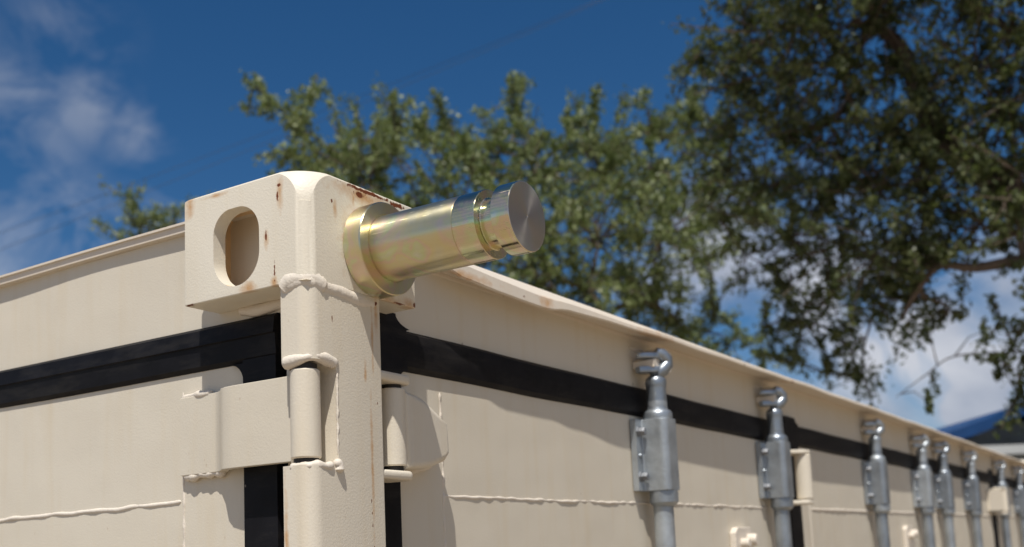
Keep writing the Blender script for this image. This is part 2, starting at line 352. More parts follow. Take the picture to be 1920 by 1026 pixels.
# end header: flat plate with a small folded lip
bm = new()
box(bm, XF, XF + .03, .038, YW - .12, -.1285, -.0125, 0.001)
box(bm, XF - .0015, XF + .02, .2, .201, -.04, -.0395)
obj('end_header', bm, M_door, box_, PL)
bm = new()
ys = [.12 + i * .04 for i in range(57)]
prev = None
for i, y in enumerate(ys):
    w = 0.0009 * math.sin(y * 7) + 0.0006 * math.sin(y * 17 + 1)
    pr = [(XF - .0005, -.0135 + w), (XF - .0085 + w, -.0125 + w), (XF - .009 + w, -.0045 + w), (XF - .0115 + w, -.0042 + w), (XF - .0115 + w, -.0015 + w), (XF + .03, -.001 + w), (XF + .03, -.0118)]
    ring = [bm.verts.new((a, y, b)) for a, b in pr]
    if prev:
        for k in range(len(ring)): bm.faces.new((prev[k], prev[(k + 1) % len(ring)], ring[(k + 1) % len(ring)], ring[k]))
    else: bm.faces.new(ring)
    prev = ring
bm.faces.new(prev[::-1])
obj('roof_edge_lip', bm, M_lip, box_, PL, 20)
# side header and its dented, drooping lip
bm = new(); box(bm, .12, XL - .17, YF, YF + .03, -.1285, -.030, 0.001); obj('side_header', bm, M_door, box_, PL)
bm = new(); prev = None; xs = [.14 + .02 * i for i in range(70)] + [1.6 + .06 * i for i in range(73)]
KN = [(.12, .022, -.016, -.026, 0), (.24, .019, -.024, -.036, 0), (.30, .016, -.034, -.054, 0), (.38, .012, -.0385, -.0585, 0), (.50, .0115, -.040, -.0585, 0), (.56, .0075, -.0395, -.053, 0), (.72, .002, -.0415, -.051, 0), (.9, -.001, -.0405, -.050, 0), (1.3, -.004, -.0395, -.049, 0), (1.55, -.004, -.040, -.050, 0), (1.62, -.004, -.0385, -.048, 0), (3, -.005, -.038, -.047, 0), (6.1, -.007, -.040, -.048, 0)]
def kn(x, k):
    for a, b in zip(KN, KN[1:]):
        if x <= b[0]:
            t = (x - a[0]) / (b[0] - a[0]); t = t * t * (3 - 2 * t); return a[k] + (b[k] - a[k]) * t
    return KN[-1][k]
for x in xs:
    if x > XL - .16: break
    yo, zt, zb = kn(x, 1), kn(x, 2), kn(x, 3)
    w = .0008 * math.sin(x * 9) + .0006 * math.sin(x * 23)
    pr = [(YF + .04, -.0115), (YF + .004, -.012), (YF - .012, (zt + -.014) / 2 + .002), (yo + .002, zt + w), (yo, zt - .002 + w), (yo - .001, zb + .002 + w), (yo + .0015, zb + w), (yo + .005, zb + .003 + w), (YF - .012, (zb - .030) / 2 - .003), (YF - .0008, -.040), (YF - .0008, -.044), (YF + .0, -.046), (YF + .0045, -.0292), (YF + .04, -.0292)]
    ring = [bm.verts.new((x, a, b)) for a, b in pr]
    if prev:
        for k in range(len(ring)): bm.faces.new((prev[k], prev[(k + 1) % len(ring)], ring[(k + 1) % len(ring)], ring[k]))
    else: bm.faces.new(ring)
    prev = ring
bm.faces.new(prev[::-1])
obj('roof_edge_lip', bm, M_lip, box_, PL, 28)
# doors
DZ0, DZ1 = ZB + .16, -.1765
def door_x(y0, y1, nm='end_door'):
    bm = new(); box(bm, XF, XF + .03, y0, y1, DZ0, DZ1, 0.0012); return obj(nm, bm, M_door, box_, PL)
d1 = door_x(.1375, 1.19); d2 = door_x(1.24, YW - .14)
def on(name, fn, m, parent, smooth=60):
    bm = new(); fn(bm); return obj(name, bm, m, parent, (0, 0, 0), smooth)
on('weld_seam', lambda b: bead(b, [(XF + .0014, .243, -.3245), (XF + .0014, .6, -.3262), (XF + .0014, 1.15, -.327)], .0031, .003, .22, .35, seed=3, wl=(10, 60)), M_weld, d1)
on('weld_seam', lambda b: bead(b, [(XF + .0008, .239, -.196), (XF + .0008, .2385, -.30), (XF + .0008, .238, -.7), (XF + .0008, .238, -2.2)], .0019, .005, .5, .25, seed=4), M_weld, d1)
SX = [(.197, 1.612), (1.708, 3.12), (3.20, 4.545), (4.645, 5.90)]
side = []
for i, (a, b) in enumerate(SX):
    bm = new(); box(bm, a, b, YF, YF + .03, DZ0, DZ1, 0.0015, 1)
    if i == 0:
        bmesh.ops.delete(bm, geom=list(bm.verts), context='VERTS')
        prism(bm, fillet([(a, DZ0), (b, DZ0), (b, DZ1), (a, DZ1)], [.004, .02, .02, .02]), 'y', YF, YF + .03, .0015)
    d = obj('side_door', bm, M_door, box_, PL); side.append(d)
on('weld_seam', lambda b: bead(b, [(.292, YF + .001, -.3245), (.6, YF + .001, -.3255), (1.0, YF + .001, -.324), (1.56, YF + .001, -.325)], .0023, .003, .25, .3, seed=5, wl=(10, 60)), M_weld, side[0])
on('weld_seam', lambda b: bead(b, [(.290, YF + .001, -.195), (.2915, YF + .001, -.28), (.2905, YF + .001, -.33), (.292, YF + .001, -.6), (.292, YF + .001, -2.2)], .0022, .004, .5, .25, seed=6), M_weld, side[0])
for i in (1, 2, 3):
    a, b = SX[i]; on('weld_seam', lambda B: bead(B, [(a + .09, YF + .001, -.3245), (b - .05, YF + .001, -.3245)], .0036, .02, .3, .1, seed=7 + i), M_weld, side[i])
    on('weld_seam', lambda B: bead(B, [(a + .08, YF + .001, -.2), (a + .08, YF + .001, -2.2)], .0022, .04, .3, .1, seed=17 + i), M_weld, side[i])
# rubber seals: cross-shaped band round the doors
def seal(pts, rad, axis, a, b):
    bm = new(); prism(bm, fillet(pts, rad), axis, a, b, .0); return bm
# end face: horizontal bar with a ridge, and the upright beside the corner post
bm = new()
prev = None
for y in [.0883, .11, .1335] + [.139 + .05 * i for i in range(41)]:
    w = .0005 * math.sin(y * 11)
    pr = [(XF + .02, -.1283), (XF - .001, -.1283), (XF - .0065, -.1325), (XF - .0085, -.150), (XF - .0062 + w, -.151), (XF - .0045, -.1735 + w), (XF - .001, -.1785 + w), (XF + .02, -.1785)]
    ring = [bm.verts.new((p, y, q)) for p, q in pr]
    if prev:
        for k in range(8): bm.faces.new((prev[k], prev[(k + 1) % 8], ring[(k + 1) % 8], ring[k]))
    else: bm.faces.new(ring)
    prev = ring
bm.faces.new(prev[::-1])
obj('door_seal', bm, M_rubber, box_, PL, 18)
bm = new()
prism(bm, fillet([(.088, -2.4), (.1372, -2.4), (.1372, -.175), (.088, -.175)], [0, 0, 0, 0]), 'x', XF - .0055, XF + .02, .0)
obj('door_seal', bm, M_rubber, box_, PL, 30)
# little black fillets where the seals meet
bm = new(); fil = [(.1372, -.1784)] + [(.1572 - .020 * math.cos(t * math.pi / 12) , -.1984 + .020 * math.sin(t * math.pi / 12)) for t in range(7)] 
fil = [(.1372, -.1784), (.1372, -.1984)] + [(.1572 - .020 * math.cos(t * math.pi / 12), -.1984 + .020 * math.sin(t * math.pi / 12)) for t in range(1, 7)]
prism(bm, fil, 'x', XF - .0052, XF - .0004); obj('door_seal', bm, M_rubber, box_, PL, 30)
bm = new(); box(bm, XF - .004, XF + .02, 1.191, 1.239, -2.4, -.1788, .003); obj('door_seal', bm, M_rubber, box_, PL)
# side face
bm = new()
prev = None
for x in [.142, .160, .18] + [.1965 + .04 * i for i in range(144)]:
    if x > 5.9: break
    w = .0007 * math.sin(x * 8) + .0005 * math.sin(x * 21)
    pr = [(YF + .02, -.1283), (YF - .001, -.1283 + w), (YF - .007, -.133 + w), (YF - .009, -.152), (YF - .006, -.172 + w), (YF - .001, -.1783 + w), (YF + .02, -.1783)]
    ring = [bm.verts.new((x, p, q)) for p, q in pr]
    if prev:
        for k in range(7): bm.faces.new((prev[k], prev[(k + 1) % 7], ring[(k + 1) % 7], ring[k]))
    else: bm.faces.new(ring)
    prev = ring
bm.faces.new(prev[::-1]); obj('door_seal', bm, M_rubber, box_, PL, 25)
def upseal(x0, x1, top=-.119, fl=.03):
    bm = new(); zt = top
    pts = [(x0, -2.4), (x1, -2.4), (x1, -.1990)] + [(x1 + .02 - .02 * math.cos(t * math.pi / 12), -.1990 + .0205 * math.sin(t * math.pi / 12)) for t in range(1, 7)]
    pts += [(x1 + .02, -.1283 + .0)] + [(x1 + fl - fl * math.sin(t * math.pi / 12), -.1283 + (zt + .1283) * (1 - math.cos(t * math.pi / 12))) for t in range(0, 7)][1:] + [(x0, zt)]
    prism(bm, pts, 'y', YF - .0075, YF - .0006, .0)
    return obj('door_seal', bm, M_rubber, box_, PL, 30)
upseal(.14, .1965, -.112, .036)
bm = new(); box(bm, .14, .1960, YF, YF + .02, -2.4, -.13, 0); obj('door_seal_backing', bm, M_rubber, box_, PL)
upseal(1.622, 1.700, -.112, .04); 
bm = new(); box(bm, 1.614, 1.706, YF, YF + .02, -2.4, -.179, 0); obj('door_seal_backing', bm, M_rubber, box_, PL)
bm = new(); box(bm, 3.122, 3.198, YF - .006, YF + .02, -2.4, -.179, .002); obj('door_seal', bm, M_rubber, box_, PL)
upseal(4.555, 4.635, -.112, .04)
bm = new(); box(bm, 4.547, 4.643, YF, YF + .02, -2.4, -.179, 0); obj('door_seal_backing', bm, M_rubber, box_, PL)
# ---- corner posts
def arc(cx, cy, r, a0, a1, n=8): return [(cx + r * math.cos(math.radians(a0 + (a1 - a0) * i / n)), cy + r * math.sin(math.radians(a0 + (a1 - a0) * i / n))) for i in range(n + 1)]
prof = [(.051, .078), (.051, .0385), (.0012, .0372)] + arc(.0172, .0162, .016, 180, 270, 10) + [(.1135, .0004)] + arc(.1135, .0034, .003, 270, 360, 3) + [(.1165, .078)]
bm = new(); prism(bm, prof, 'z', ZB + .11, -.1160)
post = obj('corner_post', bm, M_post, box_, PL, 0)
bm = new(); prism(bm, fillet([(-.02, -.302), (.0425, -.302), (.0425, -.1955), (-.02, -.1955)], [0, .004, .012, 0]), 'y', -.02, .0375)
cut = obj('cut', bm, M_post, None, PL, 0)
bpy.context.view_layer.update()
carve(post, [(cut, 'DIFFERENCE')])
post.data.polygons.foreach_set('use_smooth', [True] * len(post.data.polygons)); post.data.set_sharp_from_angle(angle=math.radians(30))
on('weld_seam', lambda b: (bead(b, [(.0035, .036, -.1965), (.0050, .015, -.1958), (.0085, .0078, -.1950), (.015, .0045, -.1940), (.026, .0035, -.1930), (.039, .0035, -.1945), (.0425, .0035, -.199)], .0060, .002, .30, .18, 14, 21)), M_weld, post)
on('weld_seam', lambda b: (bead(b, [(.0435, .0008, -.204), (.0425, .001, -.29)], .0013, .004, .6, .3, 8, 22)), M_weld, post)
on('weld_seam', lambda b: (bead(b, [(.005, .030, -.3035), (.0075, .008, -.3030), (.020, .003, -.3025), (.036, .0025, -.3025)], .0044, .002, .3, .2, 10, 23)), M_weld, post)
on('weld_seam', lambda b: (bead(b, [(.038, .0, -.297), (.0425, .0, -.3015), (.0425, .0, -.308)], .0056, .002, .2, .1, 12, 24)), M_weld, post)
# weld between casting and post
def castweld(b):
    bead(b, [(.009, .036, -.1185), (.0085, .025, -.1175), (.0092, .0150, -.1155), (.0128, .0092, -.1158), (.022, .0085, -.1175), (.035, .0083, -.1188), (.07, .0083, -.1215), (.092, .0083, -.1225), (.108, .009, -.123)], .0102, .002, .14, .10, 18, 31)
on('weld_seam', castweld, M_weld, post)
on('weld_seam', lambda b: bead(b, [(.0085, .035, -.1205), (.0085, .027, -.1135), (.0100, .0175, -.1125), (.0125, .0120, -.1125), (.018, .0095, -.1145), (.030, .0085, -.120)], .0115, .002, .14, .10, 18, 32), M_weld, post)
# a patch of weld below the casting on either face
on('weld_seam', lambda b: (bead(b, [(XF - .001, .145, -.1195), (XF - .002, .11, -.121), (XF - .001, .07, -.119)], .0065, .003, .25, .15, 10, 34)), M_weld, post)
on('weld_seam', lambda b: (bead(b, [(.125, YF - .001, -.1195), (.15, YF - .001, -.120)], .005, .003, .25, .15, 10, 35)), M_weld, post)
# ---- corner casting with its oblong side and top apertures
bm = new(); cx1, cy1, cz0 = .180, .179, -.1157
vs = {}
for x in (0, cx1):
    for y in (0, cy1):
        for z in (cz0, 0): vs[(x, y, z)] = bm.verts.new((x, y, z if z else .004))
for f in (((0, 0, cz0), (0, 0, 0), (0, cy1, 0), (0, cy1, cz0)), ((cx1, 0, cz0), (cx1, cy1, cz0), (cx1, cy1, 0), (cx1, 0, 0)), ((0, 0, cz0), (cx1, 0, cz0), (cx1, 0, 0), (0, 0, 0)),
          ((0, cy1, cz0), (0, cy1, 0), (cx1, cy1, 0), (cx1, cy1, cz0)), ((0, 0, cz0), (0, cy1, cz0), (cx1, cy1, cz0), (cx1, 0, cz0)), ((0, 0, 0), (cx1, 0, 0), (cx1, cy1, 0), (0, cy1, 0))):
    bm.faces.new([vs[k] for k in f])
cast = obj('corner_casting', bm, M_cast, box_, PL, 0)
at_ = cast.data.attributes.new('bevel_weight_edge', 'FLOAT', 'EDGE')
for e in cast.data.edges:
    a, b = [cast.data.vertices[i].co for i in e.vertices]; w = .08; m_ = (a + b) / 2
    if abs(a.z - b.z) > .01 and m_.x < .01 and m_.y < .01: w = .85
    elif m_.z > -.001 and m_.x < .01: w = .13
    elif m_.z > -.001 and m_.y < .01: w = .13
    elif m_.z > .001 and m_.y > .17: w = .75
    at_.data[e.index].value = w
bv = cast.modifiers.new('bev', 'BEVEL'); bv.limit_method = 'WEIGHT'; bv.width = .018; bv.segments = 8
def cutter(fn):
    bm = new(); fn(bm); o = obj('cut', bm, M_inner, None, PL, 0); return o
oc = fillet([(.0652, -.0205), (.0652, -.1062), (.1334, -.1062), (.1334, -.0205)], [.031, .0338, .0338, .026], 12)
c1 = cutter(lambda b: prism(b, oc, 'x', -.02, .05))
c2 = cutter(lambda b: box(b, .017, .158, .024, .160, -.102, -.012, .008, 3))
c3 = cutter(lambda b: prism(b, fillet([(.068, .036), (.128, .036), (.128, .140), (.068, .140)], [.029] * 4), 'z', -.03, .02))
def cs(b):
    box(b, -.02, .047, -.02, .047, -.032, .02)
ccor = cutter(cs)
def sph(b): bmesh.ops.create_uvsphere(b, u_segments=96, v_segments=64, radius=.0590, matrix=Matrix.Translation((.047, .047, -.032)))
csp = cutter(sph)
bpy.context.view_layer.update()
carve(ccor, [(csp, 'DIFFERENCE')]); bpy.context.view_layer.update()
carve(cast, [(ccor, 'DIFFERENCE'), (c2, 'DIFFERENCE'), (c1, 'DIFFERENCE'), (c3, 'DIFFERENCE')])
cast.data.materials.clear(); cast.data.materials.append(M_cast); cast.data.materials.append(M_inner)
for p in cast.data.polygons:
    c = p.center; p.material_index = 1 if (.0165 < c.x < .1585 and .0235 < c.y < .1605 and -.1025 < c.z < -.0115) else 0
cast.data.polygons.foreach_set('use_smooth', [True] * len(cast.data.polygons)); cast.data.set_sharp_from_angle(angle=math.radians(24))
# plain castings and posts at the other corners
for (x0, x1, y0, y1, zz) in ((XL - .18, XL, 0, .178, 0), (0, .18, YW - .178, YW, 0), (XL - .18, XL, YW - .178, YW, 0), (0, .18, 0, .178, ZB + .1155), (XL - .18, XL, 0, .178, ZB + .1155), (0, .18, YW - .178, YW, ZB + .1155), (XL - .18, XL, YW - .178, YW, ZB + .1155)):
    bm = new(); box(bm, x0, x1, y0, y1, zz - .1155, zz, .008, 3)
    hx = x0 if x0 == 0 else x1; s = -1 if x0 == 0 else 1
    q = obj('corner_casting', bm, M_cast, box_, PL)
for (x0, x1, y0, y1) in ((XL - .12, XL - .003, .003, .12), (.003, .12, YW - .12, YW - .003), (XL - .12, XL - .003, YW - .12, YW - .003)):
    bm = new(); box(bm, x0, x1, y0, y1, ZB + .12, -.117, .012, 3); obj('corner_post', bm, M_post, box_, PL)
# ---- hinges
def barrel(b, x, y, z0, z1, r=.0152): lathe(b, [(0, z0), (r - .0012, z0), (r, z0 + .0015), (r, z1 - .0015), (r - .0012, z1), (r * .55, z1), (r * .5, z1 + .0), (0, z1)], (x, y, 0), 'z', 40)
h = bpy.data.objects.new('door_hinge', None); COL.objects.link(h); h.parent = box_; h.location = PL
bm = new(); pth = [(XF - .0005, .2345), (XF - .0085, .2345), (XF - .0095, .178), (XF - .0105, .172), (.034, .162), (.0255, .152), (.0222, .143), (.0205, .128), (.0205, .031), (.029, .031), (.029, .128), (.031, .138), (.036, .15), (XF - .0005, .166)]
prism(bm, pth, 'z', -.2955, -.2065, .0012)
obj('hinge_plate', bm, M_door, h, (0, 0, 0), 40)
bm = new(); barrel(bm, .0165, .0200, -.2948, -.2045); obj('hinge_barrel', bm, M_post, h)
bm = new(); lathe(bm, [(0, -.3015), (.0125, -.3015), (.0125, -.1985), (0, -.1985)], (.0165, .0200, 0), 'z', 24); obj('hinge_pin', bm, M_dark, h)
bm = new(); bead(bm, [(XF - .002, .236, -.2065), (XF - .006, .205, -.2052), (XF - .006, .185, -.2050)], .0040, .003, .4, .2, 10, 41); obj('weld_seam', bm, M_weld, h, (0, 0, 0), 60); bm = new()
bead(bm, [(XF - .003, .232, -.2965), (XF - .005, .20, -.2968), (XF - .005, .165, -.2955)], .0042, .003, .3, .2, 10, 42); obj('weld_seam', bm, M_weld, h, (0, 0, 0), 60)
def side_hinge(x, m, full=True):
    h = bpy.data.objects.new('door_hinge', None); COL.objects.link(h); h.parent = box_; h.location = PL
    bm = new()
    pts = [(x + .008, -.2095), (x + .038, -.2125), (x + .052, -.2155), (x + .086, -.230), (x + .106, -.239), (x + .108, -.277), (x + .098, -.286), (x + .06, -.2965), (x + .008, -.3005)]
    A = [bm.verts.new((u, .0060 + (u - x) * .10, v)) for u, v in pts]; B = [bm.verts.new((u, YF - .0004, v)) for u, v in pts]
    n = len(pts); fa = bm.faces.new(A); bm.faces.new(B[::-1])
    for i in range(n): bm.faces.new((A[i], B[i], B[(i + 1) % n], A[(i + 1) % n]))
    bmesh.ops.recalc_face_normals(bm, faces=bm.faces); bmesh.ops.bevel(bm, geom=list(fa.edges), offset=.0095, segments=5, profile=.5, affect='EDGES')
    obj('hinge_plate', bm, m, h, (0, 0, 0), 40)
    bm = new(); barrel(bm, x, .0205, -.2965, -.2095); obj('hinge_barrel', bm, m, h)
    bm = new(); lathe(bm, [(0, -.303), (.0115, -.303), (.0115, -.2045), (0, -.2045)], (x, .0205, 0), 'z', 20); obj('hinge_pin', bm, M_dark, h)
    for z0, z1 in ((-.205, -.1935), (-.3125, -.302)):
        bm = new(); prism(bm, fillet([(x - .04, .002), (x + .020, .004), (x + .022, .046), (x - .04, .046)], [.0, .012, .006, 0]), 'z', z0, z1, .004, 3)
        obj('hinge_lug', bm, m, h)
    bm = new(); q = YF - .003
    bead(bm, [(x + .03, q, -.2105), (x + .052, q, -.2145), (x + .087, q, -.2285), (x + .108, q, -.238), (x + .110, q, -.278), (x + .099, q, -.288), (x + .06, q, -.2985), (x + .02, q, -.302)], .0050, .003, .25, .15, 12, 51)
    obj('weld_seam', bm, M_weld, h, (0, 0, 0), 60)
side_hinge(.1565, M_post)
def mid_hinge(x, side=1):
    h = bpy.data.objects.new('door_hinge', None); COL.objects.link(h); h.parent = box_; h.location = PL
    bm = new(); barrel(bm, x, .002, -.306, -.207, .0178); obj('hinge_barrel', bm, M_post, h)
    for z0, z1 in ((-.2065, -.194), (-.319, -.3065)):
        bm = new(); prism(bm, fillet([(x - .060, .030), (x - .018, -.010), (x + .017, -.017), (x + .021, .018), (x + .008, .045), (x - .060, .049)], [.004, .010, .014, .010, .004, 0]), 'z', z0, z1 - .003, .003, 3)
        obj('hinge_lug', bm, M_post, h)
    if side < 0:
        bm = new(); prism(bm, [(x - .01, -.004), (x - .02, -.002), (x - .15, .040), (x - .15, .0495), (x - .05, .0495), (x - .01, .02)], 'z', -.304, -.209, .003); obj('hinge_plate', bm, M_post, h)
mid_hinge(1.603); mid_hinge(4.60, -1)
# ---- lock rods
RY = .018
rod = bpy.data.objects.new('lock_rod', None); COL.objects.link(rod); rod.parent = box_; rod.location = (.870, 0, T)
bm = new(); lathe(bm, [(0, -2.35), (.0168, -2.35), (.0168, -.30), (.0168, -.19), (.0168, -.155)], (0, RY, 0), 'z', 32); obj('rod_tube', bm, M_galv, rod, (0, 0, 0), 40)
def guide(b):
    # wrapped U-shaped guide: half round nose, flat cheeks and two bolted flanges
    pts = [(-.047, .048), (-.047, .038), (-.0275, .037), (-.0255, .034)] + [(-.0255, .010)] + arc(-.0125, .006, .013, 180, 270, 5) + arc(.0125, .006, .013, 270, 360, 5) + [(.0255, .034), (.0275, .037), (.047, .038), (.047, .048)]
    prism(b, pts, 'z', -.3055, -.1860, .001)
bm = new(); guide(bm); obj('rod_guide', bm, M_galv, rod, (0, 0, 0), 35)
bm = new()
lathe(bm, [(.016, -.1868), (.0235, -.1868), (.0245, -.1848), (.0245, -.1770), (.0225, -.1725), (.0175, -.1690), (.0165, -.1640), (.016, -.1610)], (0, RY, 0), 'z', 32)
obj('guide_collar', bm, M_galv, rod, (0, 0, 0), 35)
bm = new(); lathe(bm, [(.0168, -.332), (.0205, -.3290), (.0238, -.3250), (.0242, -.3100), (.0235, -.3046)], (0, RY - .002, 0), 'z', 32)
obj('guide_collar', bm, M_galv, rod, (0, 0, 0), 35)
for sx in (-1, 1):
    for z in (-.207, -.282):
        bm = new(); lathe(bm, [(0, -.0125), (.0055, -.0125), (.0072, -.0100), (.0072, -.003), (.0095, -.003), (.0095, 0)], (sx * .037, .038, z), 'y', 6 if True else 12); obj('guide_bolt', bm, M_gdark, rod)
    bm = new(); lathe(bm, [(0, -.004), (.0035, -.0035), (.0045, 0)], (sx * .036, .038, -.247), 'y', 12); obj('guide_rivet', bm, M_galv, rod)
bm = new()
lathe(bm, [(.0168, -.166), (.0165, -.134), (.0172, -.130), (.0182, -.124), (.0172, -.117), (.0125, -.1125), (.0085, -.110), (.0085, -.106)], (0, RY, 0), 'z', 28)
# hooked cam: lower jaw, twisted shank, upper jaw
def slab(b, pts, z0, z1, bev=.002): prism(b, pts, 'z', z0, z1, bev)
slab(bm, [(-.030, .040), (-.034, .030), (-.016, .008), (.004, .003), (.015, .012), (.013, .026), (-.004, .030), (-.014, .042)], -.1075, -.0965, .0025)
tube(bm, [(.000, .014, -.109), (.004, .006, -.102), (.012, .001, -.092), (.012, .001, -.084), (.002, .006, -.075), (-.006, .012, -.070)], [.0105, .0115, .011, .011, .0105, .007], 14)
slab(bm, [(-.036, .034), (-.034, .022), (-.014, .006), (.006, .004), (.012, .014), (.004, .024), (-.016, .030), (-.024, .040)], -.0835, -.0735, .0025)
obj('cam_hook', bm, M_galv, rod, (0, 0, 0), 40)
bm = new()
prism(bm, fillet([(-.022, -.099), (.004, -.101), (.046, -.103), (.060, -.088), (.055, -.066), (.026, -.060), (.014, -.070), (-.022, -.086)], [.001, .001, .009, .008, .009, .006, .002, .002], 4), 'y', .009, YF - .0005, .003)
obj('cam_keeper', bm, M_weld, rod, (0, 0, 0), 40)
bm = new(); bead(bm, [(-.03, YF - .001, -.063), (.01, YF - .001, -.060), (.045, YF - .001, -.063)], .003, .004, .3, .2, 8, 61); obj('keeper_weld', bm, M_weld, rod, (0, 0, 0), 50)
for x in (1.480, 2.352, 2.972, 3.328, 3.912, 4.705, 5.335):
    r2 = rod.copy(); COL.objects.link(r2); r2.parent = box_; r2.location = (x, 0, T)
    r2.rotation_euler = (0, 0, 0)
    for ch in list(rod.children):
        c = ch.copy(); COL.objects.link(c); c.parent = r2
# ---- small cream retainer catches
for x in (1.30, 2.79):
    bm = new(); prism(bm, fillet([(-.055, -.47), (.045, -.47), (.045, -.378), (.030, -.366), (-.040, -.366), (-.055, -.376)], [0, 0, .006, .006, .006, .006], 3), 'y', .036, YF - .0005, .002)
    c = obj('handle_catch', bm, M_weld, box_, (x, 0, T))
    bm = new(); lathe(bm, [(0, -.018), (.010, -.018), (.0125, -.014), (.0125, 0)], (.016, .0362, -.392), 'y', 20); obj('catch_stud', bm, M_weld, c)
    bm = new(); lathe(bm, [(0, -.016), (.008, -.016), (.010, -.013), (.010, 0)], (-.022, .0362, -.398), 'y', 20); obj('catch_stud', bm, M_weld, c)
# ------------------------------------------------------------------ the zinc plated pin
PX, PZ = .1063, -.0658
pin = thing('locking_pin', 'yellow zinc plated steel pin with collar and groove, jutting from the cream corner casting', 'steel pin', (PX, 0, T + PZ))
def ylathe(prof, m, nm, n=96, sm=25):
    bm = new(); lathe(bm, [(r, y) for r, y in prof], (0, 0, 0), 'y', n); return obj(nm, bm, m, pin, (0, 0, 0), sm)
ylathe([(0, .012), (.0375, .012), (.0375, -.0002), (.0502, -.0003), (.0510, -.0012), (.0510, -.0222), (.0500, -.0233), (.0375, -.0233), (.0372, -.0225), (.030, -.0225), (0, -.0225)], M_zinc, 'collar')
ylathe([(.030, -.0215), (.0358, -.0222), (.0358, -.1280), (.0355, -.1292), (.0350, -.1294)], M_zinc, 'shaft')
ylathe([(.0348, -.1288), (.0353, -.1294), (.0358, -.1300), (.0358, -.1562), (.0353, -.1568), (.0272, -.1570), (.0262, -.1576), (.0256, -.1592), (.0256, -.1745), (.0262, -.1768)], M_zshiny, 'groove')
ylathe([(.0240, -.1764), (.0352, -.1764), (.0360, -.1770), (.0360, -.1968), (.0354, -.1974)], M_zshiny, 'head')
ylathe([(.0354, -.1974), (.0350, -.1976), (.0200, -.1976), (.0012, -.1976), (.0006, -.1970), (0, -.1970)], M_zface, 'end_face')
# ------------------------------------------------------------------ trees
def leaves(centers, radii, dirs, n_per, size, rng, drop=0.0):
    """centres (k,3), cluster radius (k), leaves as folded rhombs"""
    k = len(centers); idx = np.repeat(np.arange(k), rng.integers(int(n_per * .45), int(n_per * 1.55), k)); n = len(idx)
    d = rng.normal(size=(n, 3)); d /= np.linalg.norm(d, axis=1)[:, None]
    p = centers[idx] + d * (radii[idx] * .62 * rng.random(n) ** 0.5)[:, None] + dirs[idx] * (radii[idx] * rng.uniform(-1.7, 1.9, n))[:, None]
    t = rng.normal(size=(n, 3)) + np.array([0, 0, -drop]); t /= np.linalg.norm(t, axis=1)[:, None]
    nn = rng.normal(size=(n, 3)) + np.array([0, 0, 0.7]); s = np.cross(t, nn); s /= np.linalg.norm(s, axis=1)[:, None]
    up = np.cross(s, t); L = size * rng.uniform(0.6, 1.35, n)[:, None]; w = L * rng.uniform(0.20, 0.32, n)[:, None]
    V = np.empty((n, 4, 3)); V[:, 0] = p - t * L * .5; V[:, 1] = p + s * w + up * w * .35; V[:, 2] = p + t * L * .5; V[:, 3] = p - s * w + up * w * .35
    tint = np.clip(rng.normal(.5, .28, n) + (rng.random(k)[idx] - .5) * .5, 0, 1)
    return V.reshape(-1, 3), np.repeat(tint, 1)
def limb(bm, a, b, r0, r1, rr, bend=.12, n=8, seg=7):
    a = Vector(a); b = Vector(b); L = (b - a).length; pts = []
    o1 = Vector((rr.uniform(-1, 1), rr.uniform(-1, 1), rr.uniform(-.3, 1))) * L * bend; o2 = Vector((rr.uniform(-1, 1), rr.uniform(-1, 1), rr.uniform(-1, 1))) * L * bend * .5
    for i in range(seg + 1):
        t = i / seg; pts.append(a.lerp(b, t) + o1 * math.sin(math.pi * t) + o2 * math.sin(2 * math.pi * t))
    tube(bm, pts, [r0 + (r1 - r0) * i / seg for i in range(seg + 1)], n); return pts
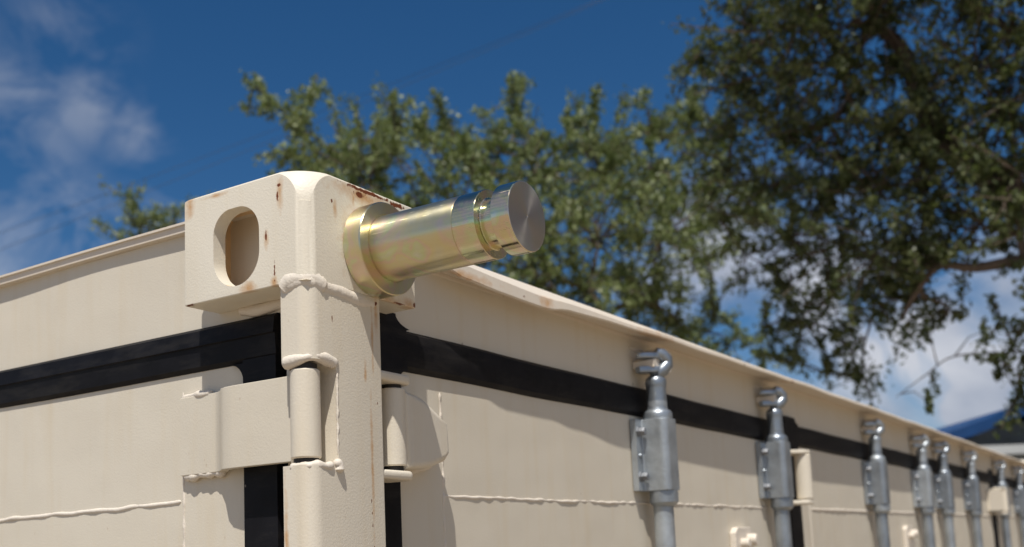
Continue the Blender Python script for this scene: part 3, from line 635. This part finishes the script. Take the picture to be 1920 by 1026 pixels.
def tree(name, label, base, fork, blobs, m, size, n_leaf, seed, rb=.22, n_sub=9, subr=.24, trunk_pts=None, twig=1, group=None, arms=()):
    """blobs: (px, py, distance, radius m, flat)"""
    rr = random.Random(seed); rng = np.random.default_rng(seed)
    root = thing(name, label, 'tree', base, group); bv = Vector(base)
    bt = new(); fk = Vector(fork); bw = new(); C = []; R = []; DD = []
    limb(bt, (0, 0, 0), fk - bv, rb, rb * .62, rr, .05, 14, 10)
    anch = [(fk, rb * .55)]
    for k, a in enumerate(arms):     # long visible limbs: list of (px,py,d)
        P = [fk] + [at(*q) for q in a[0]]; Q = []
        for i in range(len(P) - 1):
            p0, p1, p2, p3 = P[max(i - 1, 0)], P[i], P[i + 1], P[min(i + 2, len(P) - 1)]
            for j in range(5):
                t = j / 5; Q.append(.5 * ((2 * p1) + (p2 - p0) * t + (2 * p0 - 5 * p1 + 4 * p2 - p3) * t * t + (3 * p1 - p0 - 3 * p2 + p3) * t ** 3))
        P = Q + [P[-1]]; n = len(P)
        if a[1] < .02:
            for i in range(6, n, 3):
                e = P[i] + Vector((rr.uniform(-.25, .25), rr.uniform(-.25, .25), rr.uniform(-.45, .3))); m2 = (P[i] + e) / 2 + Vector((rr.uniform(-.06, .06), 0, .05))
                tube(bw, [P[i] - bv, m2 - bv, e - bv], [.006, .004, .0025], 5); C.append(tuple(e - bv)); R.append(.05); DD.append((0, 0, -1))
        tube(bt, [p - bv for p in P], [a[1] * (1 - .75 * i / (n - 1)) for i in range(n)], 10)
        for i, p in enumerate(P[1:]): anch.append((p, a[1] * (1 - .75 * (i + 1) / (n - 1))))
    bl = [(at(px, py, d), r) for px, py, d, r in blobs]
    for c, r in sorted(bl, key=lambda q: (q[0] - fk).length):
        q, qr = min(anch, key=lambda z: (z[0] - c).length + (0.35 * (z[0] - fk).length)); r1 = max(.008, min(qr * .6, .022 + .02 * r))
        pts = limb(bt, q - bv, c - bv, max(r1 * 1.5, .012), r1 * .6, rr, .10, 7, 6); anch.append((c, r1)); anch.append((Vector(pts[3]) + bv, r1 * 1.3))
        m_ = max(3, int(n_sub * (r / .6) ** 1.7))
        for _ in range(m_):
            v = Vector((rr.gauss(0, 1), rr.gauss(0, 1), rr.gauss(0, 1))).normalized() * r * rr.random() ** .42
            e = c + v; C.append(tuple(e - bv)); R.append(subr * rr.uniform(.45, 1.2)); DD.append(tuple((v.normalized() + Vector((rr.gauss(0, .35), rr.gauss(0, .35), rr.gauss(.05, .3)))).normalized()))
            if twig:
                s0 = c + v * rr.uniform(0, .25); tip = e + Vector(DD[-1]) * R[-1] * 1.9
                tube(bw, [s0 - bv, (s0 + e) / 2 + Vector((rr.uniform(-.06, .06), rr.uniform(-.06, .06), rr.uniform(-.02, .1))) * r - bv, tip - bv], [r1 * .45 + .004, .006, .003], 5)
    obj('trunk', bt, M_bark, root, (0, 0, 0), 60)
    C = np.array(C); R = np.array(R); V, tint = leaves(C, R, np.array(DD), n_leaf, size, rng, .3); n = len(V) // 4
    me = bpy.data.meshes.new('crown'); me.vertices.add(len(V)); me.vertices.foreach_set('co', V.ravel().astype(np.float32))
    me.loops.add(4 * n); me.loops.foreach_set('vertex_index', np.arange(4 * n, dtype=np.int32)); me.polygons.add(n)
    me.polygons.foreach_set('loop_start', np.arange(0, 4 * n, 4, dtype=np.int32))
    me.update(calc_edges=True); at2 = me.attributes.new('tint', 'FLOAT', 'FACE'); at2.data.foreach_set('value', tint.astype(np.float32))
    me.materials.append(m); o = bpy.data.objects.new('crown', me); COL.objects.link(o); o.parent = root
    if twig: obj('twigs', bw, M_bark, root, (0, 0, 0), 60)['kind'] = 'stuff'
    else: bw.free()
    print(name, 'leaves', n); return root
def G(px, d): p = at(px, 1000, d); return (p.x, p.y, 0.0)
# middle tree: bright green, its outline stepping up from the twigs at the left
R1 = random.Random(3)
bB = [(475, 160, 10.2, .13), (515, 200, 10.4, .17), (555, 235, 10.6, .2), (585, 175, 10.8, .12), (610, 300, 10.6, .36), (560, 300, 10.2, .2), (640, 260, 10.8, .32), (690, 235, 11, .28), (740, 205, 11, .24), (740, 290, 10.5, .5), (690, 340, 10, .5),
      (800, 235, 11, .3), (850, 215, 11.3, .28), (880, 290, 11, .5), (960, 150, 11.5, .2), (965, 180, 11.6, .2), (930, 240, 11.2, .35), (990, 250, 11.2, .35), (1000, 330, 10.6, .6), (1060, 240, 11.5, .35), (1110, 225, 11.5, .32), (1150, 250, 11.6, .35),
      (1205, 160, 11.7, .18), (1215, 215, 11.8, .35), (1280, 210, 12, .35), (1120, 330, 11, .6), (1230, 320, 11.4, .6), (1330, 250, 12, .4), (1340, 350, 11.8, .6), (860, 400, 10.2, .6), (760, 430, 10, .5), (1000, 440, 10.2, .6), (1120, 450, 10.4, .65), (1240, 440, 10.8, .65),
      (1100, 540, 10.2, .5), (1190, 560, 10.6, .5), (1270, 600, 11, .45), (1320, 480, 11.4, .32), (1340, 600, 11.5, .3), (1020, 520, 10, .5), (540, 280, 10, .2), (650, 390, 10, .4), (920, 480, 10, .5), (1300, 660, 11.5, .4), (1370, 640, 11.8, .28), (1430, 660, 12.2, .26), (1380, 700, 12, .2), (1420, 400, 12.5, .4)]
bB = [(x, y + (26 if y < 265 and 600 < x < 1290 else 0), d, r) for x, y, d, r in bB]
tree('leafy_tree', 'bright green sunlit leafy tree behind the container, its crown rising behind the steel pin', G(1120, 11.2), at(1080, 700, 11), bB, M_leafB, .056, 92, 11, .2, 27, .155)
# big dark tree at the right, its heavy limbs crossing the frame
bA = []
for (px, py, d, r) in [(1440, 60, 8.2, .5), (1530, 30, 8, .5), (1640, 20, 8, .6), (1480, 130, 8.4, .5), (1570, 120, 8.1, .5), (1680, 130, 8.3, .45), (1400, 190, 8.6, .35), (1460, 250, 8.4, .5), (1560, 230, 8.2, .55), (1660, 250, 8, .5), (1760, 210, 7.8, .4),
                       (1830, 130, 7.5, .45), (1900, 60, 7.4, .45), (1880, 210, 7.5, .5), (1820, 300, 7.7, .5), (1910, 320, 7.3, .5), (1440, 350, 8.6, .5), (1540, 350, 8.3, .55), (1650, 360, 8.1, .55), (1740, 380, 7.9, .5), (1840, 420, 7.7, .45), (1480, 450, 8.5, .5), (1580, 460, 8.3, .55),
                       (1690, 460, 8, .5), (1780, 470, 7.9, .4), (1560, 560, 8.5, .4), (1640, 560, 8.3, .42), (1500, 600, 8.7, .35), (1590, 650, 8.6, .28), (1710, 560, 8.1, .32), (1780, 580, 8, .24), (1330, 90, 8.8, .22), (1300, 110, 8.9, .14), (1350, 130, 8.8, .2), (1370, 320, 8.8, .35), (1340, 400, 8.8, .25), (1400, 480, 8.8, .24), (1470, 530, 8.7, .28),
                       (1900, 400, 7.4, .25), (1880, 600, 7.4, .12), (1900, 640, 7.4, .22), (1910, 700, 7.3, .22), (1915, 760, 7.3, .2), (1560, 700, 8.8, .16), (1800, 10, 7.6, .3), (1430, 610, 9, .22), (1500, 680, 8.9, .24), (1560, 620, 8.7, .25), (1620, 700, 8.8, .16), (1640, 480, 8, .4), (1400, 70, 8.6, .3), (1380, 165, 8.7, .3), (1395, 20, 8.5, .28), (1360, 245, 8.8, .26), (1310, 105, 8.9, .2), (1740, 300, 7.9, .4),
                       (1500, -120, 8, .8), (1700, -120, 7.8, .8), (1880, -120, 7.4, .8), (1600, -300, 7.6, 1.1), (1850, -330, 7.4, 1.1), (2020, 100, 7.2, .8), (2050, 400, 7, .7), (2080, -150, 7, 1.0), (2200, 200, 7, 1.0), (2250, 0, 7.2, 1.0), (2100, 620, 7, .4), (2000, 560, 7.1, .3), (1750, -500, 7.6, 1.2), (2000, -480, 7.2, 1.2)]:
    bA.append((px, py, d, r))
tree('spreading_tree', 'large dark spreading tree with brown limbs filling the upper right corner', G(2300, 7.4), at(2180, 640, 7.4), bA, M_leafA, .048, 66, 23, .26, 28, .135,
     arms=[([(2020, 470, 7.5), (1900, 360, 7.7), (1800, 300, 7.9), (1735, 215, 8), (1700, 110, 8.1), (1660, 60, 8.2), (1600, 45, 8.3)], .13),
           ([(2020, 500, 7.3), (1925, 488, 7.4), (1830, 502, 7.6), (1760, 500, 7.8), (1715, 555, 7.9), (1690, 600, 8)], .055),
           ([(2050, 640, 7.2), (1900, 660, 7.4), (1790, 668, 7.6), (1740, 700, 7.7), (1680, 745, 7.8)], .011),
           ([(2150, 300, 7.3), (2000, 100, 7.4), (1900, -100, 7.5), (1800, -300, 7.6)], .12)])
# small tree whose branch tips show over the roof at the left
bC = [(250, 385, 13, .22), (285, 405, 13, .26), (330, 400, 13, .26), (265, 430, 13, .26), (320, 440, 13, .35), (370, 440, 13, .4), (225, 455, 13, .2), (300, 480, 13, .4), (240, 375, 13, .12), (400, 500, 13, .6), (480, 480, 13.2, .6)]
tree('slender_tree', 'small green tree whose branch tips show over the container roof left of the corner casting', G(420, 13.2), at(420, 800, 13.2), bC, M_leafB, .055, 70, 31, .11, 18, .15)
# trees behind the photographer, seen only in the steel
# ------------------------------------------------------------------ building with blue roof edge at the right
hb = thing('metal_shed', 'building with a curved blue roof edge beyond the far end of the container', 'building', G(1950, 22))
hv = Vector(hb.location)
D0 = 22.0
fwd = (M3 @ Vector((0, 0, 1))); fwd.z = 0; fwd.normalize(); rt = M3 @ Vector((1, 0, 0)); rt.z = 0; rt.normalize()
def Wp(px, py, d): return at(px, py, d) - hv
curve = [(1700, 842), (1745, 820), (1800, 803), (1850, 785), (1890, 765), (1950, 748), (2040, 738), (2160, 745), (2260, 770)]
bm = new()
top = [Wp(x, y, D0) for x, y in curve]; lo = [p - Vector((0, 0, .24)) for p in top]; bk = [p + fwd * 9 for p in top]; bl = [p + fwd * 9 for p in lo]
for i in range(len(top) - 1):
    for a, b in ((top, lo), (bk, top), (lo, bl), (bl, bk)): bm.faces.new((a[i].to_tuple() and bm.verts.new(a[i]), bm.verts.new(a[i + 1]), bm.verts.new(b[i + 1]), bm.verts.new(b[i])))
bmesh.ops.remove_doubles(bm, verts=bm.verts, dist=.001)
obj('roof', bm, simple('blue_roof_sheet', (0.009, 0.045, 0.14), 0.4, 0.0, .15, 3.0), hb, (0, 0, 0), 40)
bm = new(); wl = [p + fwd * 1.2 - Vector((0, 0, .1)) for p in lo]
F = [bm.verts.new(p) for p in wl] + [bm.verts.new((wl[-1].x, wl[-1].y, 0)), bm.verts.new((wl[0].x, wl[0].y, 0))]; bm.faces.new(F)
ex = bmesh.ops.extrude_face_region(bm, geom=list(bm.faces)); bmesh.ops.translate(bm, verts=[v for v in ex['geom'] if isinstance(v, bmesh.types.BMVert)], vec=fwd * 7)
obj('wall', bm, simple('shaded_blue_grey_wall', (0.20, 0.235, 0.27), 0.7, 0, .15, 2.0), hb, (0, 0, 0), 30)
gb = thing('low_annex', 'low white clad lean-to with a grey band in front of the metal building', 'building', G(1960, 20))
gv = Vector(gb.location)
def Gp(px, py, d): return at(px, py, d) - gv
def slabp(name, p0, p1, h, dep, m):
    bm = new(); a = Gp(*p0); b = Gp(*p1); q = [a, b, b - Vector((0, 0, h)), a - Vector((0, 0, h))]
    vs = [bm.verts.new(p) for p in q]; vb = [bm.verts.new(p + fwd * dep) for p in q]; bm.faces.new(vs); bm.faces.new(vb[::-1])
    for i in range(4): bm.faces.new((vs[i], vb[i], vb[(i + 1) % 4], vs[(i + 1) % 4]))
    return obj(name, bm, m, gb, (0, 0, 0), 30)
slabp('fascia', (1790, 838, 19.8), (2200, 822, 19.8), .17, 1.9, simple('white_cladding', (0.50, 0.52, 0.53), 0.5, 0, .05, 3.0))
slabp('wall', (1800, 856, 20), (2200, 846, 20), 2.9, 1.6, simple('grey_cladding', (0.30, 0.34, 0.37), 0.6, 0, .08, 3.0))
# ------------------------------------------------------------------ overhead wires
wg = 'overhead wires crossing the sky'
for k, (a, b, lab) in enumerate([((-700, 690), (1900, -330), 'upper thin dark overhead wire crossing the blue sky at the left'), ((-700, 738), (1900, -345), 'lower thin dark overhead wire crossing the blue sky at the left')]):
    A = at(*a, 30); B = at(*b, 34); P = []
    for i in range(25):
        t = i / 24; p = A.lerp(B, t); p.z -= .5 * math.sin(math.pi * t); P.append(p)
    bm = new(); tube(bm, P, .0065, 6); o = obj('overhead_wire', bm, simple('dark_wire', (0.03, 0.03, 0.035), .6), None, (0, 0, 0), 60); tag(o, lab, 'wire', wg)

wh = thing('added_building', 'brown grey building added outside the picture at the right for the pin to reflect', 'added_building', (13.0, -8.5, 0))  # unseen block, added to give the pin's end face a brownish reflection
M_wh = simple('brown_grey_wall_sheet', (0.22, 0.20, 0.18), 0.7, 0, .2, 1.5)
bm = new(); prism(bm, [(-12, 0), (9, 0), (9, 8.5), (0, 10.2), (-12, 8.5)], 'x', 0, 18); wo_ = obj('wall', bm, M_wh, wh, (0, 0, 0), 30); wh.rotation_euler = (0, 0, math.radians(-32))
bm = new(); prism(bm, [(-12.5, 8.45), (0, 10.25), (9.4, 8.45), (9.4, 8.65), (0, 10.45), (-12.5, 8.65)], 'x', -.4, 18.4); obj('roof', bm, simple('weathered_roof_sheet', (0.2, 0.19, 0.18), .5, .3), wh, (0, 0, 0), 30)
